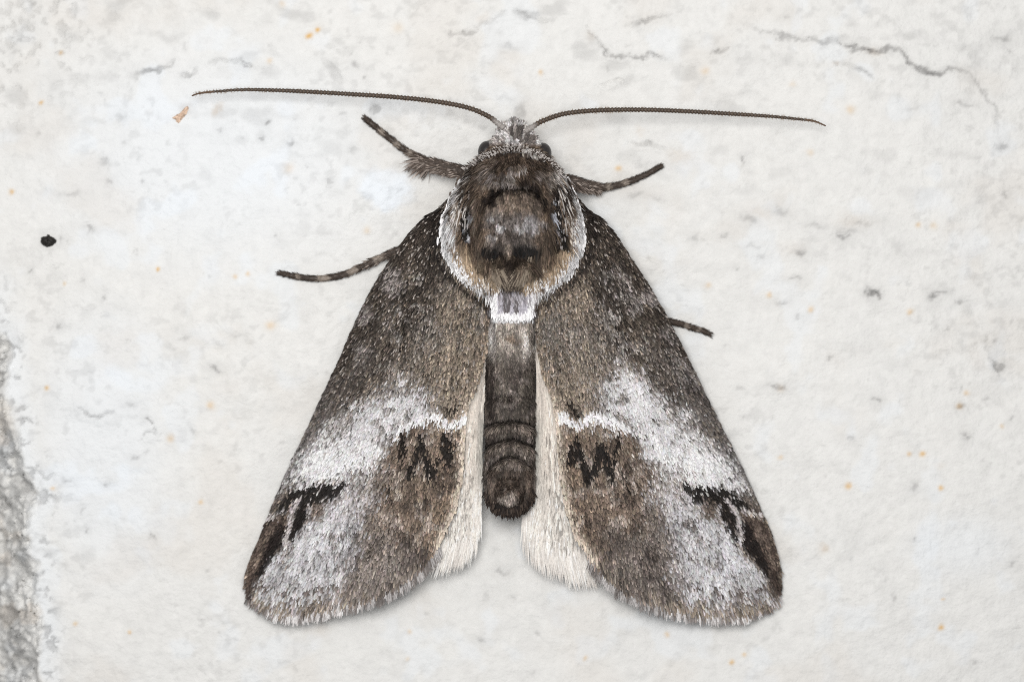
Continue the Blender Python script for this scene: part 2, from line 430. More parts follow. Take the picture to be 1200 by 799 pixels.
# ---- forewings (written for the wing on the right; the other is mirrored about x = 601.5)
COSTA = [(676, 232), (690, 247), (705, 258), (722, 278), (740, 305), (757, 331), (775, 361), (790, 390), (808, 425), (825, 460), (842, 495), (860, 530), (875, 561), (890, 595), (902, 622), (911, 652), (915, 682), (911, 700)]
TERMEN = [(911, 700), (900, 706), (870, 713), (830, 714), (790, 708), (760, 699), (730, 685), (708, 667), (692, 648)]
INNER = [(625, 300), (626, 360), (628, 400), (636, 438), (645, 462), (651, 490), (653, 520), (656, 556), (662, 592), (673, 625), (692, 648)]
COSTA_L = [(676, 232), (688, 244), (703, 255), (723, 275), (741, 300), (758, 325), (773, 352), (791, 390), (808, 430), (825, 465), (841, 500), (858, 535), (873, 568), (885, 597), (898, 630), (909, 655), (915, 677), (911, 697)]
TERMEN_L = [(911, 697), (902, 704), (872, 713), (836, 711), (802, 703), (765, 693), (733, 678), (708, 657), (689, 634)]
INNER_L = [(627, 300), (629, 360), (630, 400), (638, 432), (646, 456), (653, 472), (657, 492), (658, 522), (661, 560), (668, 592), (678, 614), (689, 634)]

STRONG = dict(
    R=[[(675, 513, 2.5), (672, 525, 6), (668, 541, 4.5)], [(677, 528, 2.5), (682, 545, 3.5), (688, 557, 5)], [(688, 557, 5), (695, 548, 4), (699, 533, 4), (702, 517, 3.2)],
       [(703, 525, 3.5), (710, 542, 3.5), (714, 556, 3.5), (718, 562, 2)], [(724, 511, 2.2), (723, 524, 3), (719, 534, 2), (713, 553, 2)], [(726, 550, .4), (733, 566, .9), (743, 592, .4)]],
    L=[[(681, 506, 2), (678, 522, 7.5), (676, 538, 4.5)], [(688, 536, 2), (693, 546, 3), (698, 554, 5)], [(698, 554, 4.5), (702, 543, 3.5), (704, 520, 2.5)], [(707, 511, 2.5), (711, 525, 4.5), (719, 545, 4), (722, 558, 2.5)],
       [(731, 509, 2), (730, 523, 3.5), (729, 536, 2.2)], [(745, 566, .6), (742, 590, .6)]])

def wing_colour(x, y, side, costa, inner, r):
    """pigment of the forewing scales: zones, bands, marks and painted shade beside the thorax, linear RGB"""
    wob = 10
    N = len(x)
    fl = flow(x, y); j1 = r.normal(0, 6, N); j2 = r.normal(0, 2, N)
    px = x + (fbm(x, y, 16, 3, 70 + side) - .5) * wob * 2.0 + fl[:, 0] * j1 + fl[:, 1] * j2; py = y + (fbm(x, y, 16, 3, 75 + side) - .5) * wob * 2.6 + fl[:, 1] * j1 - fl[:, 0] * j2
    dC, _ = seg_dist(x, y, costa); dI, _ = seg_dist(x, y, inner)
    col = np.tile(lin((134, 122, 110)), (N, 1))
    def lay(c, m, hard=.5):
        # a scale mostly takes one pigment or the other; the share follows the zone
        nonlocal col
        m = np.clip(m, 0, 1)
        pick = (r.random(N) < m).astype(float)
        m = (m * (1 - hard) + pick * hard)[:, None]
        col = col * (1 - m) + lin(c)[None] * m
    n1 = fbm(x, y, 34, 4, 80 + side); n2 = fbm(x, y, 12, 3, 82 + side); n3 = fbm(x, y, 60, 3, 84 + side)
    # basal half: taupe beside the body, darker umber towards the leading edge, frosted with grey
    lay((138, 123, 108), .8 * np.exp(-dI / 26) * sstep(500, 380, y))
    lay((112, 106, 101), .7 * sstep(.44, .64, n1) * sstep(470, 380, y))
    lay((60, 53, 48), .9 * np.exp(-(dC / 60) ** 2) * sstep(570, 430, y))
    lay((52, 45, 40), .85 * stroke(px, py, [(690, 262, 14), (700, 300, 18), (708, 340, 18), (740, 400, 16)], 20) * sstep(.30, .6, n1 + .12))
    lay((36, 30, 27), .9 * stroke(x, y, [(690, 250, 6), (694, 275, 5), (688, 305, 4), (672, 330, 3), (640, 354, 3), (628, 360, 2)], 5))  # shading beneath the thorax rim, painted into the wing colour
    lay((146, 138, 135), .75 * sstep(.46, .60, n1) * stroke(px, py, [(735, 318, 12), (760, 360, 16), (775, 395, 10)], 16))
    lay((160, 154, 150), .42 * sstep(.48, .62, n2) * stroke(px, py, [(716, 330, 10), (722, 380, 22), (735, 420, 22)], 22))
    lay((132, 127, 125), .6 * sstep(.42, .62, n3) * stroke(px, py, [(790, 415, 14), (820, 470, 18), (850, 530, 12)], 18))
    # dusky field before the white band
    lay((70, 63, 59), .7 * stroke(px, py, [(752, 405, 16), (785, 445, 15), (812, 490, 13)], 20) * sstep(.36, .56, n1 + .1))
    # white band across the wing, fading into grey at both sides
    band = pmask(px, py, [(700, 466), (722, 428 + 26 * side), (746, 434 + 22 * side), (776, 468 + 6 * side), (806, 492), (838, 518), (866, 546), (888, 582), (862, 574), (800, 560), (768, 548), (748, 522), (736, 503), (700, 492)], 34)
    lay((140, 135, 133), .8 * sstep(.1, .65, band))
    lay((212, 210, 211), np.clip(1.1 * sstep(.3, 1.0, band) * (.22 + 1.0 * sstep(.36, .60, n2 * .6 + n1 * .4)), 0, .88))
    low = sstep(470, 545, y + .1 * (740 - x))
    lay((236, 235, 236), .95 * low * blob(px, py, 806, 540, 64, 24, .9))
    lay((222, 220, 222), (.6 - .35 * side) * blob(px, py, 730, 464 + 10 * side, 14, 34, .9) * sstep(.38, .54, n2))
    lay((215, 213, 215), .5 * blob(px, py, 768, 500, 34, 26, .9) * sstep(.40, .56, n2))
    lay((92, 87, 85), .72 * np.exp(-(dC / 17) ** 2) * sstep(430, 470, y) * sstep(590, 556, y))
    # brown patch behind it
    patch = pmask(px, py, [(658, 502), (732, 504), (746, 526), (764, 552), (768, 585), (746, 625), (706, 646), (672, 620), (660, 566)], 15)
    lay((110, 96, 85), .95 * sstep(.05, .75, patch))
    lay((140, 121, 104), .7 * patch * np.exp(-(dI / 22) ** 2))
    lay((162, 151, 143), .55 * patch * sstep(.52, .68, n2))
    lay((72, 62, 56), .65 * patch * sstep(.50, .64, fbm(x, y, 20, 3, 88 + side)))
    # grey cloud between patch and pale tip
    lay((130, 121, 116), .85 * pmask(px, py, [(756, 540), (806, 566), (822, 612), (812, 700), (752, 702), (712, 655), (758, 612), (776, 570)], 20))
    lay((82, 74, 70), .75 * pmask(px, py, [(690, 642), (726, 618), (766, 636), (796, 700), (756, 704), (716, 682)], 20) * sstep(.34, .58, n1 + .08))
    lay((84, 75, 69), .75 * sstep(.44, .60, n2) * pmask(px, py, [(764, 556), (812, 580), (808, 660), (760, 660)], 16))
    # pale tip
    tip = pmask(px, py, [(784, 600), (802, 580), (846, 604), (866, 640), (886, 660), (905, 690), (880, 702), (808, 700), (794, 664)], 27)
    lay((162, 158, 160), .8 * sstep(.12, .75, tip))
    lay((206, 205, 207), .95 * sstep(.35, .95, tip) * (.55 + .5 * sstep(.35, .6, n2)))
    lay((218, 217, 221), .7 * tip * sstep(.5, .66, n1))
    lay((128, 122, 122), .5 * tip * sstep(.53, .66, fbm(x * 2.2, y * .7, 14, 3, 90 + side)))
    lay((205, 201, 203), .6 * blob(px, py, 792, 584, 34, 14, .7))
    # the costal marks near the tip
    qx = x + (px - x) * .38; qy = y + (py - y) * .38
    lay((66, 55, 49), .97 * pmask(qx, qy, [(862, 600), (880, 604), (900, 614), (911, 648), (918, 690), (906, 700), (899, 676), (888, 652), (874, 642), (867, 622)], 5))
    lay((108, 95, 86), .7 * stroke(qx, qy, [(884, 616, 4), (896, 636, 6), (903, 660, 4)], 5))
    lay((104, 91, 82), .85 * blob(qx, qy, 830, 595, 9, 15, .5)); lay((120, 108, 100), .7 * pmask(qx, qy, [(820, 584), (866, 590), (868, 622), (842, 612)], 5))
    lay((84, 76, 71), .8 * pmask(qx, qy, [(862, 572), (880, 572), (894, 600), (876, 594)], 5))
    lay((24, 20, 18), .93 * stroke(qx, qy, [(800, 568, 4), (813, 575, 8.5), (830, 577, 9.5), (845, 577, 9), (858, 583, 8), (871, 595, 6)], 2.5), .65)
    lay((26, 21, 19), .93 * stroke(qx, qy, [(844, 586, 5.5), (851, 605, 8), (860, 627, 5)], 2.5), .65)
    lay((30, 24, 22), .97 * stroke(qx, qy, [(870, 616, 4), (877, 632, 7.5), (886, 648, 6), (898, 670, 4)], 3), .65)
    lay((196, 189, 188), .9 * stroke(qx, qy, [(848, 584, 1.5), (858, 594, 2.8), (864, 614, 2.8), (867, 634, 2)], 2.2), .5)
    lay((190, 184, 184), .85 * stroke(qx, qy, [(838, 588, 2), (840, 602, 3)], 2.2), .5)
    lay((206, 200, 199), .9 * stroke(qx, qy, [(868, 596, 1.5), (880, 601, 2.6), (893, 601, 3.2)], 2.5), .5)
    for dsh in ([(806, 686, 1.5), (814, 684, 2.6), (823, 688, 1.5)], [(831, 688, 1.5), (839, 691, 2.6), (847, 690, 1.5)], [(857, 691, 1.5), (866, 693, 2.8), (877, 692, 1.5)], [(884, 690, 1), (892, 686, 2.2), (902, 687, 1.5)], [(782, 684, 1.5), (792, 686, 2.4)]):
        lay((98, 88, 83), .85 * stroke(qx, qy, dsh, 1.6), .7)
    lay((104, 95, 90), .6 * tip * sstep(.56, .64, fbm(x, y, 10, 3, 97 + side)) * sstep(862, 800, x))
    lay((206, 193, 178), .85 * np.exp(-(dI / 6) ** 2) * sstep(440, 500, y))
    # white cross line and the dark zigzag beneath it
    lay((232, 230, 232), 1.0 * stroke(qx, qy, [(657, 489, 6), (666, 493, 5.2), (675, 500, 2.8), (683, 490, 4.6), (695, 488, 5), (708, 491, 4.4), (722, 497, 3.8), (738, 505, 3)], 2.2))
    lay((34, 28, 25), .95 * stroke(qx, qy, [(663, 473, 2.5), (673, 480, 3), (682, 489, 1.5)], 2))
    for s_ in STRONG['R' if side == 0 else 'L']:
        lay((26, 21, 18), .9 * stroke(qx, qy, [(a_, b_, c_ * 1.25) for a_, b_, c_ in s_], 2.0), .8)
    # every scale differs from its neighbours
    ang = np.arctan2(x - 632, y - 60); rad = np.hypot(x - 632, y - 60)
    strk = (vnoise(ang * 95, rad / 26, 5 + side) - .5) * .55 + (vnoise(ang * 260, rad / 16, 9 + side) - .5) * .5
    v = np.exp(r.normal(0, .17, N) + strk); u = r.random(N)
    lum = col.mean(1)
    v = np.where((u < .13) & (lum > .03) & (lum < .35), v * 1.6, v); v = np.where((u > .84) & (lum > .02) & (lum < .45), v * .45, v)
    salt = (r.random(N) < .065 * sstep(520, 430, y) * (.4 + 1.2 * n1)) & (lum < .2)
    v = np.where(lum > .5, 1 + (v - 1) * .5, v)
    v = np.where((r.random(N) < .22) & (y < 480) & (lum < .2), v * .55, v)
    col = col * v[:, None] * (1 + r.normal(0, .02, (N, 3)))
    col = np.where(salt[:, None], lin((172, 163, 156)) * r.uniform(.4, 1.0, (N, 1)), col)
    return np.clip(col, .006, .90)

def wing_h(x, y, costa, inner):
    """height of the tented wing above the stone"""
    ci = np.asarray(costa); ii = np.asarray(inner)
    xc = np.interp(y, ci[:, 1], ci[:, 0]); xi = np.interp(y, ii[:, 1], ii[:, 0])
    t = np.clip((x - xi) / np.maximum(xc - xi, 20), 0, 1)
    hi = np.interp(y, [230, 330, 480, 600, 720], [52, 53, 48, 38, 26]); ho = np.interp(y, [230, 330, 480, 640, 720], [40, 22, 13, 9, 9])
    h = hi * (1 - t) + ho * t + 10 * t * (1 - t) - 7 * t ** 6
    ang = np.arctan2(x - 640, y - 200)
    h = h + 1.7 * np.sin(ang * 34) * sstep(300, 460, y)      # faint veins
    return h + 1.5 * (fbm(x, y, 60, 2, 95) - .5)

def flow(x, y):
    d = np.stack([(x - 632) * 1.0, (y - 40), 0 * x], -1)
    return norm(d)

def surf_up(f, x, y, e=2.0):
    gx = (f(x + e, y) - f(x - e, y)) / (2 * e); gy = (f(x, y + e) - f(x, y - e)) / (2 * e)
    return norm(np.stack([-gx, -gy, np.ones_like(gx)], -1))

def onto(d, up):
    return norm(d - (d * up).sum(-1, keepdims=True) * up)

MIR = 1203.0
def mirror(P, side):
    if side == 1:
        P = P.copy(); P[..., 0] = MIR - P[..., 0]
    return P

def mblades(side, P, d, up, *a, **k):
    if side == 1:
        P = mirror(P, 1); d = d * np.array([-1, 1, 1]); up = up * np.array([-1, 1, 1])
    return blades(P, d, up, *a, **k)

def build_wing(side):
    r = np.random.default_rng(20 + side)
    costa = COSTA if side == 0 else COSTA_L; termen = TERMEN if side == 0 else TERMEN_L; inner = INNER if side == 0 else INNER_L
    hf = lambda x, y: wing_h(x, y, costa, inner)
    # membrane: a thin closed shell
    A = resample(costa + termen[1:5], 90); B = resample(inner + termen[::-1][1:5], 90)
    t = np.linspace(0, 1, 40)[None, :, None]
    G = B[:, None] * (1 - t) + A[:, None] * t
    hz = hf(G[..., 0], G[..., 1])
    top = np.concatenate([G, (hz - .4)[..., None]], -1); bot = np.concatenate([G, (hz - 2.2)[..., None]], -1)
    nr, nc = 90, 40
    V = mirror(np.vstack([top.reshape(-1, 3), bot.reshape(-1, 3)]), side)
    q = grid_quads(nr, nc); Q = [q, q[:, ::-1] + nr * nc]
    edge = list(range(nc)) + [k * nc + nc - 1 for k in range(1, nr)] + [(nr - 1) * nc + k for k in range(nc - 2, -1, -1)] + [k * nc for k in range(nr - 2, 0, -1)]
    e = np.array(edge); e2 = np.roll(e, -1)
    Q.append(np.stack([e, e2, e2 + nr * nc, e + nr * nc], -1))
    c = wing_colour(top[..., 0].ravel(), top[..., 1].ravel(), side, costa, inner, r) * .6
    wing = mesh_from('forewing', W(V[:, 0], V[:, 1], V[:, 2]), np.vstack(Q), M_skin, moth, np.vstack([c, c * .8]))
    # scales, overlapping like shingles
    outline = costa + termen[1:] + inner[::-1][1:]
    out = []
    for sp, ln, wd, lf, seed in ((1.75, 6.2, 2.15, 1.7, 0), (3.4, 7.0, 1.9, 2.9, 1)):
        gx, gy = np.meshgrid(np.arange(615, 925, sp), np.arange(225, 725, sp * 1.15))
        gx = gx.ravel() + r.uniform(-.5, .5, gx.size) * sp; gy = gy.ravel() + r.uniform(-.5, .5, gy.size) * sp * 1.15
        m = inside(gx, gy, outline); x, y = gx[m], gy[m]; n = len(x)
        up = surf_up(hf, x, y); d = flow(x, y) + r.normal(0, .09, (n, 3)); d = onto(d, up)
        # near the fringe the scales get longer
        dT, _ = seg_dist(x, y, termen); lg = 1 + .8 * np.exp(-dT / 14)
        cx = x + d[:, 0] * 3; cy = y + d[:, 1] * 3
        col = wing_colour(cx, cy, side, costa, inner, r)
        P = np.stack([x, y, hf(x, y) + .3], -1)
        L = ln * r.uniform(.75, 1.3, n) * lg
        tipk = np.where(r.random(n) < .5, 1.12, .95)[:, None]
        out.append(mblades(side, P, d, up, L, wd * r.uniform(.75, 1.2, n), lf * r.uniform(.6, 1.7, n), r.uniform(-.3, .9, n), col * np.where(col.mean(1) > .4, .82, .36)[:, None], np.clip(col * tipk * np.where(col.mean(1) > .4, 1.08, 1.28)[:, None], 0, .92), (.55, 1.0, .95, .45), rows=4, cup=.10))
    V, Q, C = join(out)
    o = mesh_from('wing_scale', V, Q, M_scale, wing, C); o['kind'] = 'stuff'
    # fringe along the outer margin
    fr = []
    for layer, (n, L0, back) in enumerate(((1700, 17, 3), (1700, 22, 5))):
        u = np.sort(r.random(n)); T = resample(termen, 600)
        k = (u * 599).astype(int); x, y = T[k, 0], T[k, 1]
        up = surf_up(hf, x, y); d = flow(x, y); tn = norm(np.c_[np.gradient(T, axis=0), np.zeros(600)][k])
        nn = np.stack([-tn[:, 1], tn[:, 0], 0 * tn[:, 0]], -1); nn = nn * np.sign((nn * d).sum(-1, keepdims=True))
        d = onto(norm(d * .55 + nn * .45) + r.normal(0, .07, (n, 3)), up)
        x = x - d[:, 0] * back * r.random(n) - d[:, 0] * 4; y = y - d[:, 1] * back * r.random(n) - d[:, 1] * 4
        chk = sstep(.42, .60, vnoise(u * 110, u * 0, 7 + side))
        chk = np.where(u < .55, chk, .25 + .75 * chk)
        pale = np.where((u < .10)[:, None], lin((108, 98, 93)), lin((208, 204, 203))); dark = lin((128, 121, 118))
        col = pale * (1 - chk[:, None]) + dark * chk[:, None]
        col = np.where((u > .55)[:, None], col * .72, col)
        col = col * np.exp(r.normal(0, .22, n))[:, None]
        fr.append(mblades(side, np.stack([x, y, hf(x, y) + .6], -1), d, up, L0 * r.uniform(.65, 1.15, n) * np.interp(u, [0, .06, .2, 1], [.45, .75, 1, 1]), r.uniform(1.0, 2.0, n), r.uniform(-1.0, 1.6, n), r.uniform(0, .6, n), col * .8, np.clip(col * 1.15, 0, .9), (1, 1, .85, .25)))
    # short lashes on the leading edge
    n = 900; Cc = resample(costa, 600); k = r.integers(30, 598, n); x, y = Cc[k, 0], Cc[k, 1]
    up = surf_up(hf, x - 2, y); d = norm(np.c_[np.gradient(Cc, axis=0), np.zeros(600)][k]) + np.array([.12, 0, 0]) + r.normal(0, .06, (n, 3))
    col = wing_colour(x - 4, y, side, costa, inner, r) * .8
    fr.append(mblades(side, np.stack([x - .8, y, hf(x, y)], -1), d, up, r.uniform(6, 11, n), r.uniform(1.2, 2.2, n), r.uniform(0, 1.2, n), r.uniform(0, .6, n), col, col, (.6, 1, .8, .2)))
    V, Q, C = join(fr)
    o = mesh_from('wing_fringe', V, Q, M_scale, wing, C); o['kind'] = 'stuff'

    # ---- hindwing: a cream strip showing beyond the forewing's inner margin
    ins = [(627, 392), (629, 430), (629, 480), (628, 530), (627, 575), (622, 606), (618, 628)] if side == 0 else [(629, 385), (633, 425), (636, 470), (638, 520), (638, 570), (640, 600), (641, 622)]
    outs = [(632, 392), (652, 430), (668, 480), (674, 530), (682, 575), (694, 616), (700, 648)] if side == 0 else [(634, 385), (655, 425), (672, 470), (678, 520), (684, 570), (690, 600), (694, 630)]
    def hh(x, y):
        xi = np.interp(y, [p[1] for p in ins], [p[0] for p in ins])
        return np.interp(y, [380, 430, 520, 600, 660], [38, 40, 36, 27, 18]) + 3 * sstep(0, 30, x - xi) - .004 * (x - xi - 20) ** 2
    A = resample(ins, 50); B = resample(outs, 50); t = np.linspace(0, 1, 14)[None, :, None]
    G = A[:, None] * (1 - t) + B[:, None] * t; hz = np.minimum(hh(G[..., 0], G[..., 1]), hf(G[..., 0], G[..., 1]) - 4)
    V = np.vstack([np.concatenate([G, hz[..., None]], -1).reshape(-1, 3), np.concatenate([G, (hz - 1.8)[..., None]], -1).reshape(-1, 3)])
    nr, nc = 50, 14; q = grid_quads(nr, nc); e = np.array(list(range(nc)) + [k * nc + nc - 1 for k in range(1, nr)] + [(nr - 1) * nc + k for k in range(nc - 2, -1, -1)] + [k * nc for k in range(nr - 2, 0, -1)]); e2 = np.roll(e, -1)
    V = mirror(V, side)
    hind = mesh_from('hindwing', W(V[:, 0], V[:, 1], V[:, 2]), np.vstack([q, q[:, ::-1] + nr * nc, np.stack([e, e2, e2 + nr * nc, e + nr * nc], -1)]), M_skin, moth, np.tile(lin((190, 178, 165)), (len(V), 1)))
    hs = []
    n = 5200; u = r.random(n) ** .8; k = (u * 49).astype(int); w = r.random(n)
    # strands run down the strip, some springing from the forewing's edge
    x = A[k, 0] * (1 - w) + B[k, 0] * w; y = A[k, 1] * (1 - w) + B[k, 1] * w + r.uniform(-5, 5, n)
    h = np.minimum(hh(x, y), hf(x, y) - 3)
    up = surf_up(hh, x, y); tn = norm(np.c_[np.gradient(A, axis=0), np.zeros(50)][k] * (1 - w)[:, None] + np.c_[np.gradient(B, axis=0), np.zeros(50)][k] * w[:, None])
    d = onto(tn + r.normal(0, .035, (n, 3)), up)
    strand = vnoise(w * 16 + u * 1.2, u * 3, 3 + side); strand2 = vnoise(w * 40, u * 4, 13 + side)
    col = lin((228, 218, 208))[None] * (.62 + .55 * strand + .25 * (strand2 - .5))[:, None]
    grey = np.clip(.95 * np.exp(-((w) / .16) ** 2) * sstep(.2, .45, u) * sstep(.95, .75, u), 0, 1)[:, None]; col = col * (1 - grey) + lin((168, 165, 158)) * grey
    pale = sstep(.55, .9, u)[:, None]; col = col * (1 - pale) + (lin((238, 231, 223))[None] * (.7 + .45 * strand2)[:, None]) * pale
    spk = (r.random(n) < .24 * sstep(.3, .6, u) * sstep(.15, .35, w)); col = np.where(spk[:, None], col * .5, col)
    col *= np.exp(r.normal(0, .13, n))[:, None]
    hs.append(mblades(side, np.stack([x, y, h + .3], -1), d, up, np.interp(u, [0, .4, .8, 1], [26, 24, 14, 14]) * r.uniform(.7, 1.25, n), r.uniform(1.1, 2.3, n), r.uniform(.8, 3.2, n), r.uniform(-.2, .8, n), col * .85, np.clip(col * 1.08, 0, .88), (.6, 1, .9, .2)))
    o = mesh_from('wing_scale', *hs[0][:2], M_scale, hind, hs[0][2]); o['kind'] = 'stuff'
    # its long pale fringe
    n = 1900; w = r.random(n)
    edge = np.array([(616, 600), (617, 622), (628, 640), (648, 652), (668, 660), (690, 662)] if side == 0 else [(641, 590), (644, 618), (652, 634), (668, 644), (684, 648), (694, 646)], float)
    E = resample(edge, 200); k = (w * 199).astype(int)
    x = E[k, 0] + r.uniform(-3, 3, n); y = E[k, 1] + r.uniform(-26, -6, n)
    x = np.where(w < .12, x + 6, x)
    h = np.minimum(hh(x, y), 34)
    d = norm(np.stack([np.interp(w, [0, .3, 1], [-.06, .05, .28]), np.ones(n), np.full(n, -.22)], -1) + r.normal(0, .05, (n, 3)))
    if side == 1: d[:, 0] += .12 * w
    up = norm(np.cross(np.cross(d, np.array([0, 0, 1.0])), d))
    col = lin((240, 234, 228))[None] * (.72 + .4 * vnoise(w * 50, w * 0, 5 + side))[:, None] * np.exp(r.normal(0, .1, n))[:, None]
    hb = mblades(side, np.stack([x, y, h + 1.0], -1), d, up, r.uniform(18, 42, n) * np.interp(w, [0, .15, 1], [.8, 1, 1]), r.uniform(.8, 1.6, n), r.uniform(-1, 3, n), r.uniform(0, .5, n), col * .95, np.clip(col * 1.06, 0, .9), (1, 1, .8, .15))
    o = mesh_from('wing_fringe', *hb[:2], M_scale, hind, hb[2]); o['kind'] = 'stuff'

build_wing(1)
build_wing(0)

# ---- body: head, thorax and abdomen as one continuous mesh
RINGS = [  # y, centre x, half width, top, bottom
    (143, 603, 4, 44, 32), (148, 603, 15, 50, 26), (156, 603, 20, 56, 22), (166, 603, 27, 61, 19), (176, 603, 34, 64, 18), (183, 603, 40, 67, 18), (190, 602, 46, 71, 17), (200, 602, 53, 79, 15), (214, 602, 60, 84, 13),
    (232, 601, 69, 88, 12), (252, 601, 77, 89, 11), (275, 601, 81, 89, 11), (298, 601, 77, 87, 12), (318, 601, 64, 84, 14), (334, 601, 47, 80, 17), (346, 600, 34, 78, 19), (360, 600, 31, 73, 21), (376, 600, 28, 69, 22), (400, 599, 27, 66, 20),
    (440, 598, 28, 64, 17), (480, 598, 28.5, 62, 15), (495, 598, 29, 61, 14), (515, 598, 28.5, 60, 14), (535, 597.5, 29, 59, 13), (552, 597, 30, 60, 12), (566, 597, 30, 60, 12), (578, 597, 28, 57, 13), (588, 597, 23, 52, 15), (596, 597, 16, 46, 19), (602, 597, 5, 38, 28)]
RG = np.array(RINGS, float)
def bscale(y): return np.interp(y, RG[:, 0], RG[:, 2])
def bcx(y): return np.interp(y, RG[:, 0], RG[:, 1])
def body_h(x, y):
    rx = bscale(y); t = np.interp(y, RG[:, 0], RG[:, 3]); bt = np.interp(y, RG[:, 0], RG[:, 4])
    zc = bt + (t - bt) * .42
    u = np.clip((x - bcx(y)) / rx, -.985, .985)
    h = zc + (t - zc) * (1 - np.abs(u) ** 3.2) ** .5
    # raised disc, side flaps, hollows
    h = h + 1 * blob(x, y, 602, 262, 36, 36, .9) - 6 * stroke(x, y, [(548, 235, 2), (545, 265, 3), (554, 300, 1)], 7) - 6 * stroke(x, y, [(653, 235, 2), (657, 265, 3), (650, 300, 1)], 7)
    h = h - 5 * blob(x, y, 578, 299, 13, 10, .7) - 5 * blob(x, y, 614, 299, 14, 10, .7) + 5 * blob(x, y, 597, 318, 22, 14, .6)
    h = h + 5 * stroke(x, y, [(548, 199, 1), (570, 184, 2), (602, 175, 2), (634, 185, 2), (657, 203, 1)], 5) - 4 * stroke(x, y, [(566, 244, 1), (577, 231, 2), (590, 221, 2), (602, 224, 2), (614, 221, 2), (628, 227, 2), (640, 243, 1)], 4)
    h = h + 5 * stroke(x, y, [(533, 232, 3), (527, 268, 6), (540, 310, 6), (560, 332, 3)], 8) + 5 * stroke(x, y, [(669, 232, 3), (676, 268, 6), (663, 310, 6), (643, 332, 3)], 8)
    # abdominal rings
    dx = x - 598
    for yr, kc in ((462, .006), (491, .010), (512, .015), (532, .026)):
        yy = y - (yr + kc * dx * dx)
        h = h + (y > 430) * (0.35 if yr < 470 else 1) * (-7 * np.exp(-(yy / 2.6) ** 2) + 4 * np.exp(-((yy - 7) / 5) ** 2))
    h = h + 6 * blob(x, y, 597, 579, 11, 10, .6) - 7 * blob(x, y, 597, 561, 14, 6, .7) - 5 * stroke(x, y, [(579, 566, 1), (581, 584, 1), (597, 592, 1), (613, 584, 1), (615, 566, 1)], 4)
    return h

